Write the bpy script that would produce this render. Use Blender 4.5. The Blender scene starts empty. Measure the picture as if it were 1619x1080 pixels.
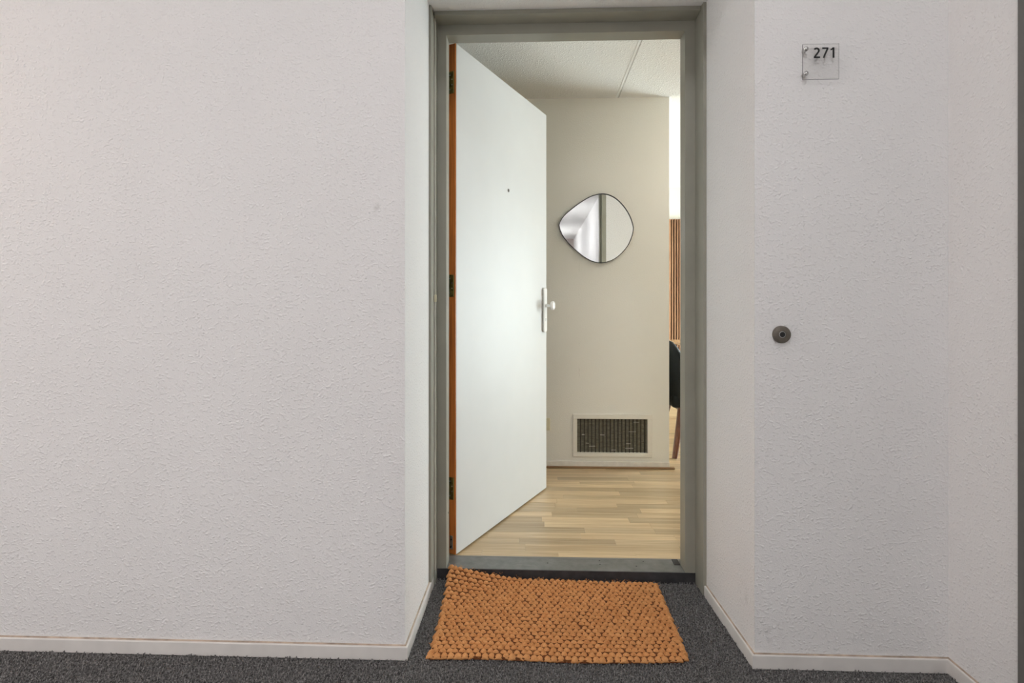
import bpy, bmesh, math, random
import numpy as np
from mathutils import Vector, Matrix
random.seed(7)
rng = np.random.default_rng(11)
scene = bpy.context.scene
C = scene.collection

# ------------------------------------------------------------------ camera, world, lights, exposure
FPX = 870.0                      # focal length in pixels of the 1619 px wide frame
YAW = math.radians(2.14)
CAMZ = 1.062
cam_d = bpy.data.cameras.new('camera')
cam_d.sensor_fit = 'HORIZONTAL'
cam_d.sensor_width = 36.0
cam_d.lens = FPX / 1619.0 * 36.0
cam_d.shift_y = -53.0 / 1619.0
cam_d.clip_start = 0.02
cam = bpy.data.objects.new('camera', cam_d)
cam.location = (0, 0, CAMZ)
cam.rotation_euler = (math.pi / 2, 0, YAW)
C.objects.link(cam)
scene.camera = cam

world = bpy.data.worlds.new('sky')
scene.world = world
world.use_nodes = True
bg = world.node_tree.nodes['Background']
bg.inputs['Color'].default_value = (0.85, 0.91, 1.0, 1)
bg.inputs['Strength'].default_value = 0.5

# daylight that falls through the living-room window
ad = bpy.data.lights.new('window_daylight', 'AREA')
ad.shape = 'RECTANGLE'
ad.size = 2.0
ad.size_y = 2.1
ad.energy = 335
ad.color = (0.87, 0.98, 1.0)
ao = bpy.data.objects.new('window_daylight', ad)
ao.location = (3.75, 5.12, 1.05)
ao.rotation_euler = (0, math.radians(90), 0)
C.objects.link(ao)

# fill light for the corridor, behind an added window out of view
cd_ = bpy.data.lights.new('corridor_fill', 'AREA')
cd_.shape = 'RECTANGLE'
cd_.size = 2.2
cd_.size_y = 2.3
cd_.energy = 30
cd_.color = (1.0, 0.90, 0.87)
co_ = bpy.data.objects.new('corridor_fill', cd_)
co_.location = (-2.0, -1.85, 1.25)
co_.rotation_euler = (math.radians(90), 0, 0)
C.objects.link(co_)

# fill light from the left, behind a window added at the corridor end
ed_ = bpy.data.lights.new('corridor_end_fill', 'AREA')
ed_.shape = 'RECTANGLE'
ed_.size = 2.3
ed_.size_y = 1.9
ed_.energy = 48
ed_.color = (1.0, 0.88, 0.83)
eo_ = bpy.data.objects.new('corridor_end_fill', ed_)
eo_.location = (-4.85, 0.0, 1.25)
eo_.rotation_euler = (0, math.radians(-90), 0)
C.objects.link(eo_)

LAMP_STRENGTH = 43.0
ROOM_FILL_STRENGTH = 27.0  # added apartment lamp, out of view
SCONCE_STRENGTH = 14.0
scene.cycles.max_bounces = 7
scene.cycles.use_light_tree = False
scene.cycles.diffuse_bounces = 5
scene.cycles.glossy_bounces = 3
scene.cycles.transparent_max_bounces = 8
scene.view_settings.view_transform = 'Standard'
scene.view_settings.look = 'None'
scene.view_settings.gamma = 1.0
scene.view_settings.use_curve_mapping = False
scene.view_settings.exposure = 0.0

# ------------------------------------------------------------------ helpers
def tag(o, label=None, cat=None, group=None, kind=None):
    if label: o['label'] = label
    if cat: o['category'] = cat
    if group: o['group'] = group
    if kind: o['kind'] = kind
    return o

def origin_of(p):
    v = Vector((0, 0, 0))
    while p is not None:
        v += p.location
        p = p.parent
    return v

def mk(name, geo, mat, parent=None, local=False, smooth=False, auto=None):
    """geo = (verts, faces) or a bmesh; parts are given in world space unless local."""
    me = bpy.data.meshes.new(name)
    if isinstance(geo, bmesh.types.BMesh):
        geo.to_mesh(me); geo.free()
    else:
        me.from_pydata([tuple(v) for v in geo[0]], [], geo[1])
        b = bmesh.new(); b.from_mesh(me)
        bmesh.ops.recalc_face_normals(b, faces=b.faces)
        b.to_mesh(me); b.free()
    if parent is not None and not local:
        off = origin_of(parent)
        me.transform(Matrix.Translation(-off))
    mats = mat if isinstance(mat, (list, tuple)) else [mat]
    for m in mats: me.materials.append(m)
    if smooth:
        me.polygons.foreach_set('use_smooth', [True] * len(me.polygons))
        if auto is not None:
            try: me.set_sharp_from_angle(angle=math.radians(auto))
            except Exception: pass
    me.update()
    o = bpy.data.objects.new(name, me)
    C.objects.link(o)
    if parent is not None: o.parent = parent
    return o

def empty(name, loc, rz=0.0):
    o = bpy.data.objects.new(name, None)
    o.empty_display_size = 0.05
    o.location = loc
    o.rotation_euler = (0, 0, rz)
    C.objects.link(o)
    return o

def box(x0, x1, y0, y1, z0, z1):
    v = [(x0,y0,z0),(x1,y0,z0),(x1,y1,z0),(x0,y1,z0),(x0,y0,z1),(x1,y0,z1),(x1,y1,z1),(x0,y1,z1)]
    f = [(0,3,2,1),(4,5,6,7),(0,1,5,4),(1,2,6,5),(2,3,7,6),(3,0,4,7)]
    return v, f

def join(*gs):
    V, F = [], []
    for v, f in gs:
        n = len(V)
        V += list(v); F += [tuple(i + n for i in q) for q in f]
    return V, F

def bbox(x0, x1, y0, y1, z0, z1, r=0.003, seg=2):
    b = bmesh.new()
    v, f = box(x0, x1, y0, y1, z0, z1)
    vs = [b.verts.new(p) for p in v]
    for q in f: b.faces.new([vs[i] for i in q])
    bmesh.ops.recalc_face_normals(b, faces=b.faces)
    bmesh.ops.bevel(b, geom=list(b.edges), offset=r, segments=seg, profile=0.5, affect='EDGES')
    return b

def prism(poly, z0, z1):
    """poly = list of (x, y), extruded along z"""
    n = len(poly)
    v = [(x, y, z0) for x, y in poly] + [(x, y, z1) for x, y in poly]
    f = [tuple(range(n))[::-1], tuple(range(n, 2 * n))] + [(i, (i + 1) % n, n + (i + 1) % n, n + i) for i in range(n)]
    return v, f

def lathe(prof, axis='z', seg=32, c=(0, 0, 0)):
    """prof = list of (radius, height); revolved; open ends closed when r > 0"""
    V, F = [], []
    for r, h in prof:
        for k in range(seg):
            a = 2 * math.pi * k / seg
            x, y = r * math.cos(a), r * math.sin(a)
            if axis == 'z': p = (x, y, h)
            elif axis == '-y': p = (x, -h, y)
            elif axis == 'x': p = (h, x, y)
            V.append((p[0] + c[0], p[1] + c[1], p[2] + c[2]))
    for i in range(len(prof) - 1):
        for k in range(seg):
            k2 = (k + 1) % seg
            F.append((i * seg + k, i * seg + k2, (i + 1) * seg + k2, (i + 1) * seg + k))
    F.append(tuple(range(seg))[::-1])
    n = (len(prof) - 1) * seg
    F.append(tuple(range(n, n + seg)))
    return V, F

def taper(p0, p1, r0, r1, seg=12):
    p0, p1 = Vector(p0), Vector(p1)
    d = (p1 - p0).normalized()
    a = d.orthogonal().normalized(); b = d.cross(a)
    V, F = [], []
    for p, r in ((p0, r0), (p1, r1)):
        for k in range(seg):
            t = 2 * math.pi * k / seg
            V.append(p + a * math.cos(t) * r + b * math.sin(t) * r)
    for k in range(seg):
        k2 = (k + 1) % seg
        F.append((k, k2, seg + k2, seg + k))
    F += [tuple(range(seg))[::-1], tuple(range(seg, 2 * seg))]
    return V, F

# ------------------------------------------------------------------ materials
class NT:
    def __init__(s, name):
        s.m = bpy.data.materials.new(name)
        s.m.use_nodes = True
        s.t = s.m.node_tree
        s.b = s.t.nodes['Principled BSDF']
        s.out = s.t.nodes['Material Output']
    def n(s, typ, **kw):
        nd = s.t.nodes.new(typ)
        for k, v in kw.items():
            if k in nd.inputs.keys(): nd.inputs[k].default_value = v
            else: setattr(nd, k, v)
        return nd
    def l(s, a, b): s.t.links.new(a, b)
    def set(s, **kw):
        for k, v in kw.items():
            s.b.inputs[k.replace('_', ' ')].default_value = v
        return s
    def geo(s):
        if not hasattr(s, '_g'): s._g = s.n('ShaderNodeNewGeometry').outputs['Position']
        return s._g
    def pos(s, scale=(1, 1, 1), loc=(0, 0, 0)):
        g = s.n('ShaderNodeNewGeometry')
        mp = s.n('ShaderNodeMapping')
        mp.inputs['Scale'].default_value = scale
        mp.inputs['Location'].default_value = loc
        s.l(g.outputs['Position'], mp.inputs['Vector'])
        return mp.outputs['Vector']
    def noise(s, vec, scale, detail=3, rough=0.55):
        nd = s.n('ShaderNodeTexNoise', Scale=scale, Detail=detail, Roughness=rough)
        s.l(vec, nd.inputs['Vector'])
        return nd.outputs['Fac']
    def ramp(s, fac, stops):
        r = s.n('ShaderNodeValToRGB')
        e = r.color_ramp.elements
        while len(e) < len(stops): e.new(0.5)
        for k, (p, c) in enumerate(stops):
            e[k].position = p; e[k].color = (*c, 1) if len(c) == 3 else c
        s.l(fac, r.inputs['Fac'])
        return r.outputs['Color']
    def math(s, op, a, b=None, clamp=False):
        nd = s.n('ShaderNodeMath'); nd.operation = op; nd.use_clamp = clamp
        for i, q in enumerate((a, b)):
            if q is None: continue
            if isinstance(q, (int, float)): nd.inputs[i].default_value = q
            else: s.l(q, nd.inputs[i])
        return nd.outputs[0]
    def mix(s, fac, a, b, mode='MIX'):
        nd = s.n('ShaderNodeMix'); nd.data_type = 'RGBA'; nd.blend_type = mode
        for i, q in ((0, fac), (6, a), (7, b)):
            if isinstance(q, (int, float)): nd.inputs[i].default_value = q
            elif isinstance(q, tuple): nd.inputs[i].default_value = (*q, 1) if len(q) == 3 else q
            else: s.l(q, nd.inputs[i])
        return nd.outputs[2]
    def bump(s, h, strength=0.3, dist=0.002, prev=None):
        nd = s.n('ShaderNodeBump', Strength=strength, Distance=dist)
        s.l(h, nd.inputs['Height'])
        if prev is not None: s.l(prev, nd.inputs['Normal'])
        s.l(nd.outputs['Normal'], s.b.inputs['Normal'])
        return nd.outputs['Normal']
    def col(s, c):
        if isinstance(c, tuple): s.b.inputs['Base Color'].default_value = (*c, 1)
        else: s.l(c, s.b.inputs['Base Color'])

def simple(name, col, rough=0.5, metal=0.0, var=0.06, scale=30.0, bump=0.0, bscale=200, spec=0.5):
    k = NT(name)
    v = k.pos()
    n = k.noise(v, scale, 2)
    lo = tuple(max(0, c * (1 - var)) for c in col); hi = tuple(min(1, c * (1 + var)) for c in col)
    k.col(k.ramp(n, [(0.3, lo), (0.7, hi)]))
    k.set(Roughness=rough, Metallic=metal)
    k.b.inputs['Specular IOR Level'].default_value = spec
    if bump > 0:
        k.bump(k.noise(v, bscale, 3), bump, 0.001)
    return k.m

def plaster(name, col, lump=1.0, scuffs=(), rough=0.75, fine=1.0, bump=0.65):
    k = NT(name)
    v = k.pos(scale=(1, 1, 1.25))
    big = k.noise(k.geo(), 1.6, 2)
    base = k.ramp(big, [(0.25, tuple(c * 0.975 for c in col)), (0.75, tuple(min(1, c * 1.015) for c in col))])
    # handling smudges: small stains at fixed places, broken up by one noise
    tot = None
    for (x, y, z, r, st) in scuffs:
        d = k.n('ShaderNodeVectorMath'); d.operation = 'DISTANCE'
        k.l(k.geo(), d.inputs[0]); d.inputs[1].default_value = (x, y, z)
        fall = k.math('MULTIPLY', k.math('SUBTRACT', 1.0, k.math('DIVIDE', d.outputs['Value'], r), clamp=True), st)
        tot = fall if tot is None else k.math('MAXIMUM', tot, fall)
    if tot is not None:
        nz = k.ramp(k.noise(k.geo(), 40, 2), [(0.50, (0, 0, 0)), (0.66, (1, 1, 1))])
        base = k.mix(k.math('MULTIPLY', tot, nz, clamp=True), base, (0.3, 0.27, 0.26))
    k.col(base)
    k.set(Roughness=rough)
    k.b.inputs['Specular IOR Level'].default_value = 0.35
    h1 = k.noise(v, 260, 1, 0.6)
    h2 = k.ramp(k.noise(v, 125, 0, 0.5), [(0.55, (0, 0, 0)), (0.78, (1, 1, 1))])
    h = k.math('ADD', k.math('MULTIPLY', h1, 1.0 * fine), k.math('MULTIPLY', h2, 1.1 * lump))
    k.bump(h, bump, 0.0016)
    return k.m

M = {}
SC = [(-0.475, 1.653, 1.365, 0.03, .35), (-0.445, 1.653, 1.35, 0.02, .3), (-0.40, 1.653, 0.17, 0.10, .14), (-0.75, 1.653, 0.14, 0.12, .10),
      (-1.15, 1.653, 0.15, 0.14, .10), (0.70, 1.653, 0.10, 0.06, .25), (0.66, 1.72, 0.17, 0.06, .25), (0.66, 1.70, 0.98, 0.05, .12)]
M['wall'] = plaster('corridor_plaster', (0.81, 0.795, 0.79), 1.0, SC)
M['wall_in'] = plaster('hall_wallpaper', (0.85, 0.825, 0.745), 0.25, fine=0.8)
M['ceil'] = plaster('stippled_ceiling', (0.87, 0.86, 0.83), 1.5)
M['ceil_c'] = plaster('corridor_ceiling', (0.85, 0.84, 0.82), 0.4)
M['skirt'] = simple('skirting_paint', (0.74, 0.71, 0.68), 0.45, var=0.05, scale=14)
M['caulk'] = simple('brown_joint', (0.42, 0.33, 0.26), 0.8, var=0.35, scale=25)
M['frame'] = simple('olive_grey_paint', (0.31, 0.30, 0.25), 0.38, var=0.05, scale=9, bump=0.05, bscale=60)
M['doorwhite'] = simple('door_white_paint', (0.70, 0.705, 0.70), 0.5, var=0.015, scale=5, bump=0.03, bscale=25, spec=0.3)
M['white'] = simple('white_lacquer', (0.86, 0.86, 0.85), 0.22, var=0.01)
M['knobwhite'] = simple('white_knob', (0.9, 0.9, 0.89), 0.18, var=0.01)
M['steel'] = simple('brushed_steel', (0.55, 0.55, 0.54), 0.28, 1.0, var=0.1, scale=80)
M['chrome'] = simple('chrome', (0.72, 0.72, 0.71), 0.1, 1.0, var=0.03)
M['brass'] = simple('aged_brass', (0.20, 0.165, 0.05), 0.4, 0.9, var=0.5, scale=60)
M['black'] = simple('black_hole', (0.012, 0.012, 0.013), 0.5, var=0.1)
M['print'] = simple('black_lettering', (0.012, 0.012, 0.013), 0.45, var=0.05)
M['bell'] = simple('dull_bronze_metal', (0.17, 0.15, 0.125), 0.42, 0.75, var=0.12, scale=90)
M['cream'] = simple('cream_plastic', (0.74, 0.69, 0.5), 0.4, var=0.03)
M['leather'] = simple('black_leather', (0.007, 0.009, 0.009), 0.5, var=0.2, scale=60, bump=0.25, bscale=260, spec=0.25)
M['piping'] = simple('leather_piping', (0.03, 0.035, 0.032), 0.4, var=0.2, scale=60)
M['lampbody'] = simple('lamp_housing', (0.7, 0.7, 0.7), 0.4, var=0.02)
M['rubber'] = simple('black_rubber', (0.02, 0.02, 0.02), 0.7, var=0.1)

def wood(name, light, dark, along='z', rough=0.42, gs=1.0, rnd=0.0, spec=0.5):
    k = NT(name)
    sc = {'x': (1.6, 40, 40), 'y': (40, 1.6, 40), 'z': (40, 40, 1.6)}[along]
    g = k.n('ShaderNodeNewGeometry')
    oi = k.n('ShaderNodeObjectInfo')
    add = k.n('ShaderNodeVectorMath'); add.operation = 'ADD'
    sc2 = k.n('ShaderNodeVectorMath'); sc2.operation = 'SCALE'
    cb = k.n('ShaderNodeCombineXYZ')
    for i in range(3): k.l(oi.outputs['Random'], cb.inputs[i])
    k.l(cb.outputs[0], sc2.inputs[0]); sc2.inputs['Scale'].default_value = 13.0
    k.l(g.outputs['Position'], add.inputs[0]); k.l(sc2.outputs[0], add.inputs[1])
    mp = k.n('ShaderNodeMapping'); mp.inputs['Scale'].default_value = tuple(c * gs for c in sc)
    k.l(add.outputs[0], mp.inputs['Vector'])
    n1 = k.noise(mp.outputs['Vector'], 1.0, 6, 0.62)
    n2 = k.noise(mp.outputs['Vector'], 4.0, 3, 0.5)
    grain = k.math('ADD', k.math('MULTIPLY', n1, 0.75), k.math('MULTIPLY', n2, 0.25))
    c = k.ramp(grain, [(0.36, dark), (0.5, tuple((a + b) / 2 for a, b in zip(light, dark))), (0.62, light)])
    if rnd > 0:
        br = k.ramp(oi.outputs['Random'], [(0.0, (1 - rnd,) * 3), (1.0, (1 + rnd * 0.55,) * 3)])
        c = k.mix(1.0, c, br, 'MULTIPLY')
    k.col(c)
    k.set(Roughness=rough)
    k.b.inputs['Specular IOR Level'].default_value = spec
    k.bump(grain, 0.06, 0.001)
    return k.m

M['lip'] = wood('reddish_hardwood', (0.78, 0.26, 0.055), (0.42, 0.12, 0.022), 'z', 0.4, 0.8)
M['laminate'] = wood('light_oak_laminate', (0.68, 0.52, 0.32), (0.49, 0.345, 0.19), 'x', 0.30, 0.9, 0.26)
M['slatwood'] = wood('slat_wood', (0.46, 0.24, 0.125), (0.26, 0.115, 0.055), 'z', 0.5, 1.0, 0.35)
M['legwood'] = wood('walnut_leg', (0.20, 0.075, 0.04), (0.09, 0.03, 0.016), 'z', 0.35)
M['tablewood'] = wood('table_wood', (0.55, 0.33, 0.16), (0.36, 0.2, 0.09), 'x', 0.4)
M['brownstrip'] = wood('brown_floor_moulding', (0.33, 0.20, 0.10), (0.2, 0.11, 0.05), 'x', 0.5)
M['felt'] = simple('black_felt', (0.008, 0.007, 0.006), 0.95, var=0.2, scale=90)

# carpet
k = NT('charcoal_carpet')
v = k.pos()
n = k.noise(v, 190, 1, 0.6); n2 = k.noise(v, 3.0, 2)
c = k.ramp(n, [(0.36, (0.035, 0.034, 0.034)), (0.52, (0.19, 0.182, 0.178)), (0.68, (0.36, 0.347, 0.34))])
c = k.mix(0.3, c, k.ramp(n2, [(0.3, (0.15, 0.144, 0.142)), (0.7, (0.21, 0.203, 0.2))]))
k.col(c); k.set(Roughness=0.95); k.b.inputs['Specular IOR Level'].default_value = 0.1
k.b.inputs['Sheen Weight'].default_value = 0.15
M['carpet'] = k.m

# threshold: worn grey stone / painted concrete
k = NT('grey_threshold_stone')
v = k.pos()
n = k.noise(v, 22, 5, 0.6); sp = k.noise(v, 330, 2)
c = k.ramp(n, [(0.3, (0.125, 0.126, 0.12)), (0.7, (0.20, 0.20, 0.19))])
wear = k.ramp(k.noise(k.pos(scale=(9, 30, 30)), 1.0, 4), [(0.62, (0, 0, 0)), (0.8, (0.5, 0.5, 0.5))])
c = k.mix(wear, c, (0.3, 0.29, 0.28))
c = k.mix(k.ramp(sp, [(0.66, (0, 0, 0)), (0.75, (0.6, 0.6, 0.6))]), c, (0.25, 0.25, 0.25))
k.col(c); k.set(Roughness=0.36); k.bump(sp, 0.08, 0.001)
M['stone'] = k.m

k = NT('dark_riser_paint')
v = k.pos()
c = k.ramp(k.noise(v, 30, 4), [(0.3, (0.025, 0.025, 0.027)), (0.7, (0.05, 0.047, 0.05))])
k.col(c); k.set(Roughness=0.6)
M['riser'] = k.m

# coir
k = NT('orange_coir')
v = k.pos()
fib = k.noise(k.pos(scale=(1, 2.6, 2.6)), 420, 3, 0.7)
big = k.noise(v, 38, 2)
c = k.ramp(fib, [(0.25, (0.36, 0.13, 0.038)), (0.5, (0.74, 0.34, 0.125)), (0.78, (0.93, 0.55, 0.27))])
c = k.mix(0.35, c, k.ramp(big, [(0.3, (0.66, 0.28, 0.09)), (0.7, (0.9, 0.48, 0.2))]))
k.col(c); k.set(Roughness=0.85); k.b.inputs['Specular IOR Level'].default_value = 0.2
k.bump(fib, 0.7, 0.002)
M['coir'] = k.m
M['coirdark'] = simple('coir_backing', (0.16, 0.05, 0.012), 0.9, var=0.3, scale=120, bump=0.5, bscale=300)

# mirror glass
k = NT('mirror_silver'); k.set(Metallic=1.0, Roughness=0.015)
k.col(k.ramp(k.noise(k.pos(), 3, 2), [(0.3, (0.9, 0.905, 0.9)), (0.7, (0.92, 0.925, 0.92))]))
M['mirror'] = k.m

# clear acrylic and window glass: thin panes, transparent with a fresnel sheen
def pane(name, tint, ior=1.45):
    k = NT(name)
    k.t.nodes.remove(k.b)
    tr = k.n('ShaderNodeBsdfTransparent'); gl = k.n('ShaderNodeBsdfGlossy', Roughness=0.03)
    nz = k.ramp(k.noise(k.pos(), 6, 2), [(0.3, tuple(t * 0.99 for t in tint)), (0.7, tint)])
    k.l(nz, tr.inputs['Color'])
    fr = k.n('ShaderNodeFresnel', IOR=ior)
    mx = k.n('ShaderNodeMixShader')
    k.l(fr.outputs[0], mx.inputs[0]); k.l(tr.outputs[0], mx.inputs[1]); k.l(gl.outputs[0], mx.inputs[2])
    k.l(mx.outputs[0], k.out.inputs['Surface'])
    return k.m
M['acrylic'] = pane('clear_acrylic', (0.995, 0.993, 0.99), 1.25)
M['acrylic_edge'] = pane('acrylic_cut_edge', (0.45, 0.45, 0.45))
M['glass'] = pane('window_glass', (0.97, 0.98, 0.98))

# vent mesh backing
k = NT('dusty_vent_mesh')
c = k.ramp(k.noise(k.pos(scale=(30, 30, 140)), 1.0, 4), [(0.3, (0.14, 0.125, 0.085)), (0.66, (0.27, 0.25, 0.18)), (0.86, (0.5, 0.47, 0.37))])
k.col(c); k.set(Roughness=0.8)
M['ventback'] = k.m
M['ventslat'] = simple('dark_vent_bar', (0.035, 0.03, 0.02), 0.7, var=0.3, scale=60)

def emit(name, col, strength):
    k = NT(name)
    k.col(col); k.set(Roughness=0.4)
    k.b.inputs['Emission Color'].default_value = (*col, 1)
    k.b.inputs['Emission Strength'].default_value = strength
    return k.m
M['lamp'] = emit('lamp_diffuser', (0.97, 0.985, 1.0), LAMP_STRENGTH)
M['roomfill'] = emit('room_fill_diffuser', (1.0, 0.93, 0.82), ROOM_FILL_STRENGTH)
M['sconce'] = emit('warm_lamp_shade', (1.0, 0.62, 0.34), SCONCE_STRENGTH)

# ------------------------------------------------------------------ setting: corridor shell
YW = 1.653            # front plane of the corridor wall
YF = 2.147            # face of the door frame
YB = 2.259            # inner edge of threshold
XL, XR = -0.386, 0.656
XRET = 1.213          # return wall at the right
ZC = 3.1              # corridor ceiling
ZI = 2.41             # apartment ceiling
ZFL = 0.037           # apartment floor
def struct(name, geo, mat, label, cat, **kw):
    o = mk(name, geo, mat, **kw)
    return tag(o, label, cat, kind='structure')

floor = struct('floor', box(-4.5, XRET, -9.2, YF + 0.01, -0.12, -0.004), M['carpet'], 'charcoal carpeted corridor floor', 'floor')
struct('wall_left', box(-4.5, XL, YW, YB, -0.05, ZC), M['wall'], 'white textured corridor wall left of the doorway', 'wall')
struct('wall_right', prism([(XR, YW), (3.5, YW), (3.5, YB), (0.640, YB), (0.640, 2.06)], -0.05, ZC), M['wall'], 'white textured wall right of the doorway with the number sign', 'wall')
struct('wall_top', box(XL, XR, YW, YB, 2.19, ZC), M['wall'], 'white wall over the recessed doorway', 'wall')
struct('wall_side', box(XRET, XRET + 0.25, -9.2, YW, -0.05, ZC), M['wall'], 'white return wall at the right edge', 'wall')
cx0, cx1, cz0, cz1 = -3.1, -0.9, 0.08, 2.4
struct('wall_opposite', join(box(-4.5, cx0, -1.7, -1.5, -0.05, ZC), box(cx1, -0.7, -1.7, -1.5, -0.05, ZC), box(cx0, cx1, -1.7, -1.5, -0.05, cz0), box(cx0, cx1, -1.7, -1.5, cz1, ZC),
       box(-0.9, -0.7, -9.2, -1.7, -0.05, ZC)), M['wall'], 'corridor wall with an added window behind the viewer', 'wall')
w2 = empty('added_window_2', ((cx0 + cx1) / 2, -1.6, cz0))  # window added so that fill light reaches the corridor walls
tag(w2, 'added corridor window with white frame behind the viewer, for fill light', 'window', kind='structure')
mk('frame', join(box(cx0, cx0 + .06, -1.64, -1.57, cz0, cz1), box(cx1 - .06, cx1, -1.64, -1.57, cz0, cz1),
   box(cx0 + .06, cx1 - .06, -1.64, -1.57, cz0, cz0 + .06), box(cx0 + .06, cx1 - .06, -1.64, -1.57, cz1 - .06, cz1)), M['white'], w2)
mk('mullion', box(-2.03, -1.97, -1.63, -1.58, cz0 + .06, cz1 - .06), M['white'], w2)
mk('pane', box(cx0 + .06, -2.03, -1.608, -1.602, cz0 + .06, cz1 - .06), M['glass'], w2)
mk('pane', box(-1.97, cx1 - .06, -1.608, -1.602, cz0 + .06, cz1 - .06), M['glass'], w2)
struct('wall_end', box(-0.7, XRET, -9.4, -9.2, -0.05, ZC), simple('taupe_end_wall', (0.42, 0.36, 0.33), 0.5), 'taupe wall at the far end of the corridor', 'wall')
ey0, ey1, ez0, ez1 = -0.95, 0.95, 0.08, 2.4
struct('wall_corridor_end', join(box(-4.7, -4.5, -1.5, ey0, -0.05, ZC), box(-4.7, -4.5, ey1, YW, -0.05, ZC), box(-4.7, -4.5, ey0, ey1, -0.05, ez0), box(-4.7, -4.5, ey0, ey1, ez1, ZC)),
       M['wall'], 'wall closing the corridor at the left, with an added window', 'wall')
w3 = empty('added_window_3', (-4.6, 0, ez0))  # window added to light the recess and return wall from the left
tag(w3, 'added tall window at the left end of the corridor, for fill light', 'window', kind='structure')
mk('frame', join(box(-4.64, -4.57, ey0, ey0 + .06, ez0, ez1), box(-4.64, -4.57, ey1 - .06, ey1, ez0, ez1),
   box(-4.64, -4.57, ey0 + .06, ey1 - .06, ez0, ez0 + .06), box(-4.64, -4.57, ey0 + .06, ey1 - .06, ez1 - .06, ez1)), M['white'], w3)
mk('pane', box(-4.608, -4.602, ey0 + .06, ey1 - .06, ez0 + .06, ez1 - .06), M['glass'], w3)
struct('ceiling', box(-4.7, XRET + 0.25, -9.4, YB, ZC, ZC + 0.1), M['ceil_c'], 'white corridor ceiling', 'ceiling')

# skirting boards, with a brown open joint along the wall
def skirting(name, p0, p1, nrm, h, label, t=0.0095, ext0=0.0, ext1=0.0, e0=0.0, e1=0.0):
    """board along p0->p1 standing t off the wall along nrm; e0/e1 mitre the front edge"""
    p0, p1, nrm = Vector((*p0, 0)), Vector((*p1, 0)), Vector((*nrm, 0)).normalized()
    d = (p1 - p0).normalized()
    a, b = p0, p1
    q = lambda s, o, z: s + nrm * o + Vector((0, 0, z))
    n0, n1 = a - d * e0, b + d * e1
    j = 0.004
    prof = [(j, 0), (t, 0), (t, h - 0.0018), (t - 0.0012, h), (j, h)]
    V = []
    for s, s2 in ((a, n0), (b, n1)):
        for o, z in prof:
            w = o / t
            V.append(q(s * (1 - w) + s2 * w, o, z))
    n = len(prof)
    F = [tuple(range(n))[::-1], tuple(range(n, 2 * n))] + [(i, (i + 1) % n, n + (i + 1) % n, n + i) for i in range(n)]
    o = struct(name, (V, F), M['skirt'], label, 'skirting board')
    cs = [q(a, 0, 0), q(a, j, 0), q(b, 0, 0), q(b, j, 0)]
    V2 = [cs[0], cs[1], cs[3], cs[2]] + [c + Vector((0, 0, h + z)) for c, z in ((cs[0], .003), (cs[1], -.001), (cs[3], -.001), (cs[2], .003))]
    F2 = [(0,3,2,1),(4,5,6,7),(0,1,5,4),(1,2,6,5),(2,3,7,6),(3,0,4,7)]
    mk('joint', (V2, F2), M['caulk'], o)
    return o
T = 0.0095
skirting('baseboard_left', (-4.5, YW), (XL, YW), (0, -1), 0.040, 'white skirting along the left corridor wall', e1=T)
skirting('baseboard_recess_left', (XL, YW), (XL, 2.085), (1, 0), 0.040, 'short white skirting on the left side of the door recess', e0=T)
skirting('baseboard_recess_right', (0.6405, 2.05), (XR, YW), (-1, -0.04), 0.040, 'short white skirting on the right side of the door recess', e1=T)
skirting('baseboard_right', (XR, YW), (XRET, YW), (0, -1), 0.040, 'white skirting under the number sign', e0=T, e1=-T)
skirting('baseboard_side', (XRET, YW), (XRET, 1.42), (-1, 0), 0.040, 'white skirting on the return wall at the right edge', e0=-T)

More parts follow.
